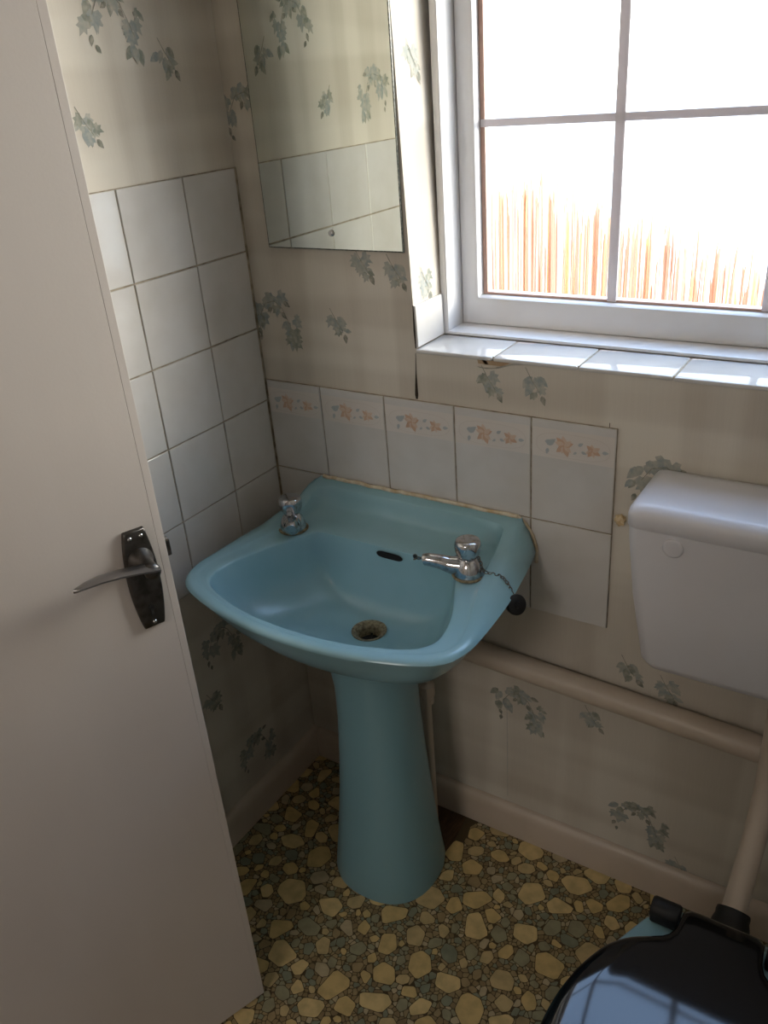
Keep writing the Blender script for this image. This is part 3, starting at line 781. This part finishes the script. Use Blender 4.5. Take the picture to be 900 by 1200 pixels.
def seatring(z, d):
    """seat outline with the narrow neck between the hinges, shrunk by d"""
    return [Vector((1.064+p.x*(1-d/.178), -.59+(p.y+.59)*(1-d/.245), z)) for p in outline(SEAT, -.59, 128)]
def slab(z0, z1, k, r):
    return [seatring(z0, r-k), seatring(z0+r*.4, r*.2-k), seatring(z0+r, -k), seatring(z1-r, -k), seatring(z1-r*.4, r*.25-k), seatring(z1, r-k)]
bm = bmesh.new(); loft(bm, slab(.3885, .402, .001, .005)); obj('seat', bm, M_lid, toi, smooth=50)
bm = bmesh.new(); R_ = slab(.4025, .420, -.001, .007)
R_ += [seatring(.4218, .016), seatring(.4226, .034), seatring(.4226, .06)]
loft(bm, R_); obj('lid', bm, M_lid, toi, smooth=50)
for sx_ in (-1, 1):
    bm = bmesh.new()
    cx = 1.064+sx_*.082
    lathe(bm, [(.004, -.021), (.0150, -.021), (.0168, -.018), (.0168, .018), (.0150, .021), (.004, .021)], 24, Matrix.Translation((cx, -.363, .403)) @ Matrix.Rotation(PI/2, 4, 'Y'))
    box(bm, cx-.02, cx+.02, -.381, -.346, .3885, .404, .004)
    obj('hinge', bm, M_black, toi, smooth=40)

# ------------------------------------------------------------------ light
w = bpy.data.worlds.new('sky'); S.world = w; w.use_nodes = True
N, L = w.node_tree.nodes, w.node_tree.links
bg = N['Background']; tc = N.new('ShaderNodeTexCoord'); sx_ = N.new('ShaderNodeSeparateXYZ'); L.new(tc.outputs['Generated'], sx_.inputs[0])
cr = N.new('ShaderNodeValToRGB'); L.new(sx_.outputs['Z'], cr.inputs[0])
E_ = cr.color_ramp.elements
E_[0].position = 0.0; E_[0].color = (1.0, .98, .94, 1); E_[1].position = .8; E_[1].color = (.42, .62, 1.0, 1)
e = E_.new(.25); e.color = (.80, .90, 1.0, 1)
bg.inputs['Strength'].default_value = 5.0
L.new(cr.outputs[0], bg.inputs['Color'])
# broad hazy glow around the sun, low and off to the right of the window
SUN = Vector((.70, .70, .14)).normalized()
dt = N.new('ShaderNodeVectorMath'); dt.operation = 'DOT_PRODUCT'; dt.inputs[1].default_value = SUN
nm = N.new('ShaderNodeVectorMath'); nm.operation = 'NORMALIZE'; L.new(tc.outputs['Generated'], nm.inputs[0]); L.new(nm.outputs[0], dt.inputs[0])
mxm = N.new('ShaderNodeMath'); mxm.operation = 'MAXIMUM'; mxm.inputs[1].default_value = 0; L.new(dt.outputs['Value'], mxm.inputs[0])
pw_ = N.new('ShaderNodeMath'); pw_.operation = 'POWER'; pw_.inputs[1].default_value = 22; L.new(mxm.outputs[0], pw_.inputs[0])
b2 = N.new('ShaderNodeBackground'); b2.inputs['Color'].default_value = (1, .93, .82, 1)
ms = N.new('ShaderNodeMath'); ms.operation = 'MULTIPLY'; ms.inputs[1].default_value = 26; L.new(pw_.outputs[0], ms.inputs[0]); L.new(ms.outputs[0], b2.inputs['Strength'])
ad_ = N.new('ShaderNodeAddShader'); L.new(bg.outputs[0], ad_.inputs[0]); L.new(b2.outputs[0], ad_.inputs[1]); L.new(ad_.outputs[0], N['World Output'].inputs[0])
# portal: lets the sky through the window opening sample well
pl = bpy.data.lights.new('window_portal', 'AREA'); pl.shape = 'RECTANGLE'; pl.size = WX1-WX0B; pl.size_y = WZ1-WZ0
pl.cycles.is_portal = True
po = bpy.data.objects.new('window_portal', pl); COL.objects.link(po); po.location = ((WX0B+WX1)/2, .24, (WZ0+WZ1)/2); po.rotation_euler = (-PI/2, 0, 0)
# added fill light beyond the doorway, lifts the room's shadows; no lamp seen
hl = bpy.data.lights.new('hall_fill', 'AREA'); hl.size = .6; hl.energy = 9; hl.color = (1, .92, .86)
ho = bpy.data.objects.new('hall_fill', hl); COL.objects.link(ho); ho.location = (.7, -2.95, 2.2); ho.rotation_euler = (math.radians(50), 0, 0)

# ------------------------------------------------------------------ camera
Rm = ((0.84143256, 0.53534945, -0.07343168), (0.18994247, -0.42024918, -0.88730631), (-0.50587855, 0.73266062, -0.45529694))
X, Yd, Z = (Vector(r) for r in Rm)
cam = bpy.data.cameras.new('camera'); co = bpy.data.objects.new('camera', cam); COL.objects.link(co)
co.matrix_world = Matrix(((X.x, -Yd.x, -Z.x, 1.15510), (X.y, -Yd.y, -Z.y, -1.27695), (X.z, -Yd.z, -Z.z, 1.55681), (0, 0, 0, 1)))
cam.sensor_width = 36; cam.lens = 36*989.11/1200; cam.clip_start = .01
S.camera = co
S.view_settings.view_transform = 'Standard'; S.view_settings.look = 'None'; S.view_settings.gamma = 1; S.view_settings.use_curve_mapping = False
S.view_settings.exposure = 0.46
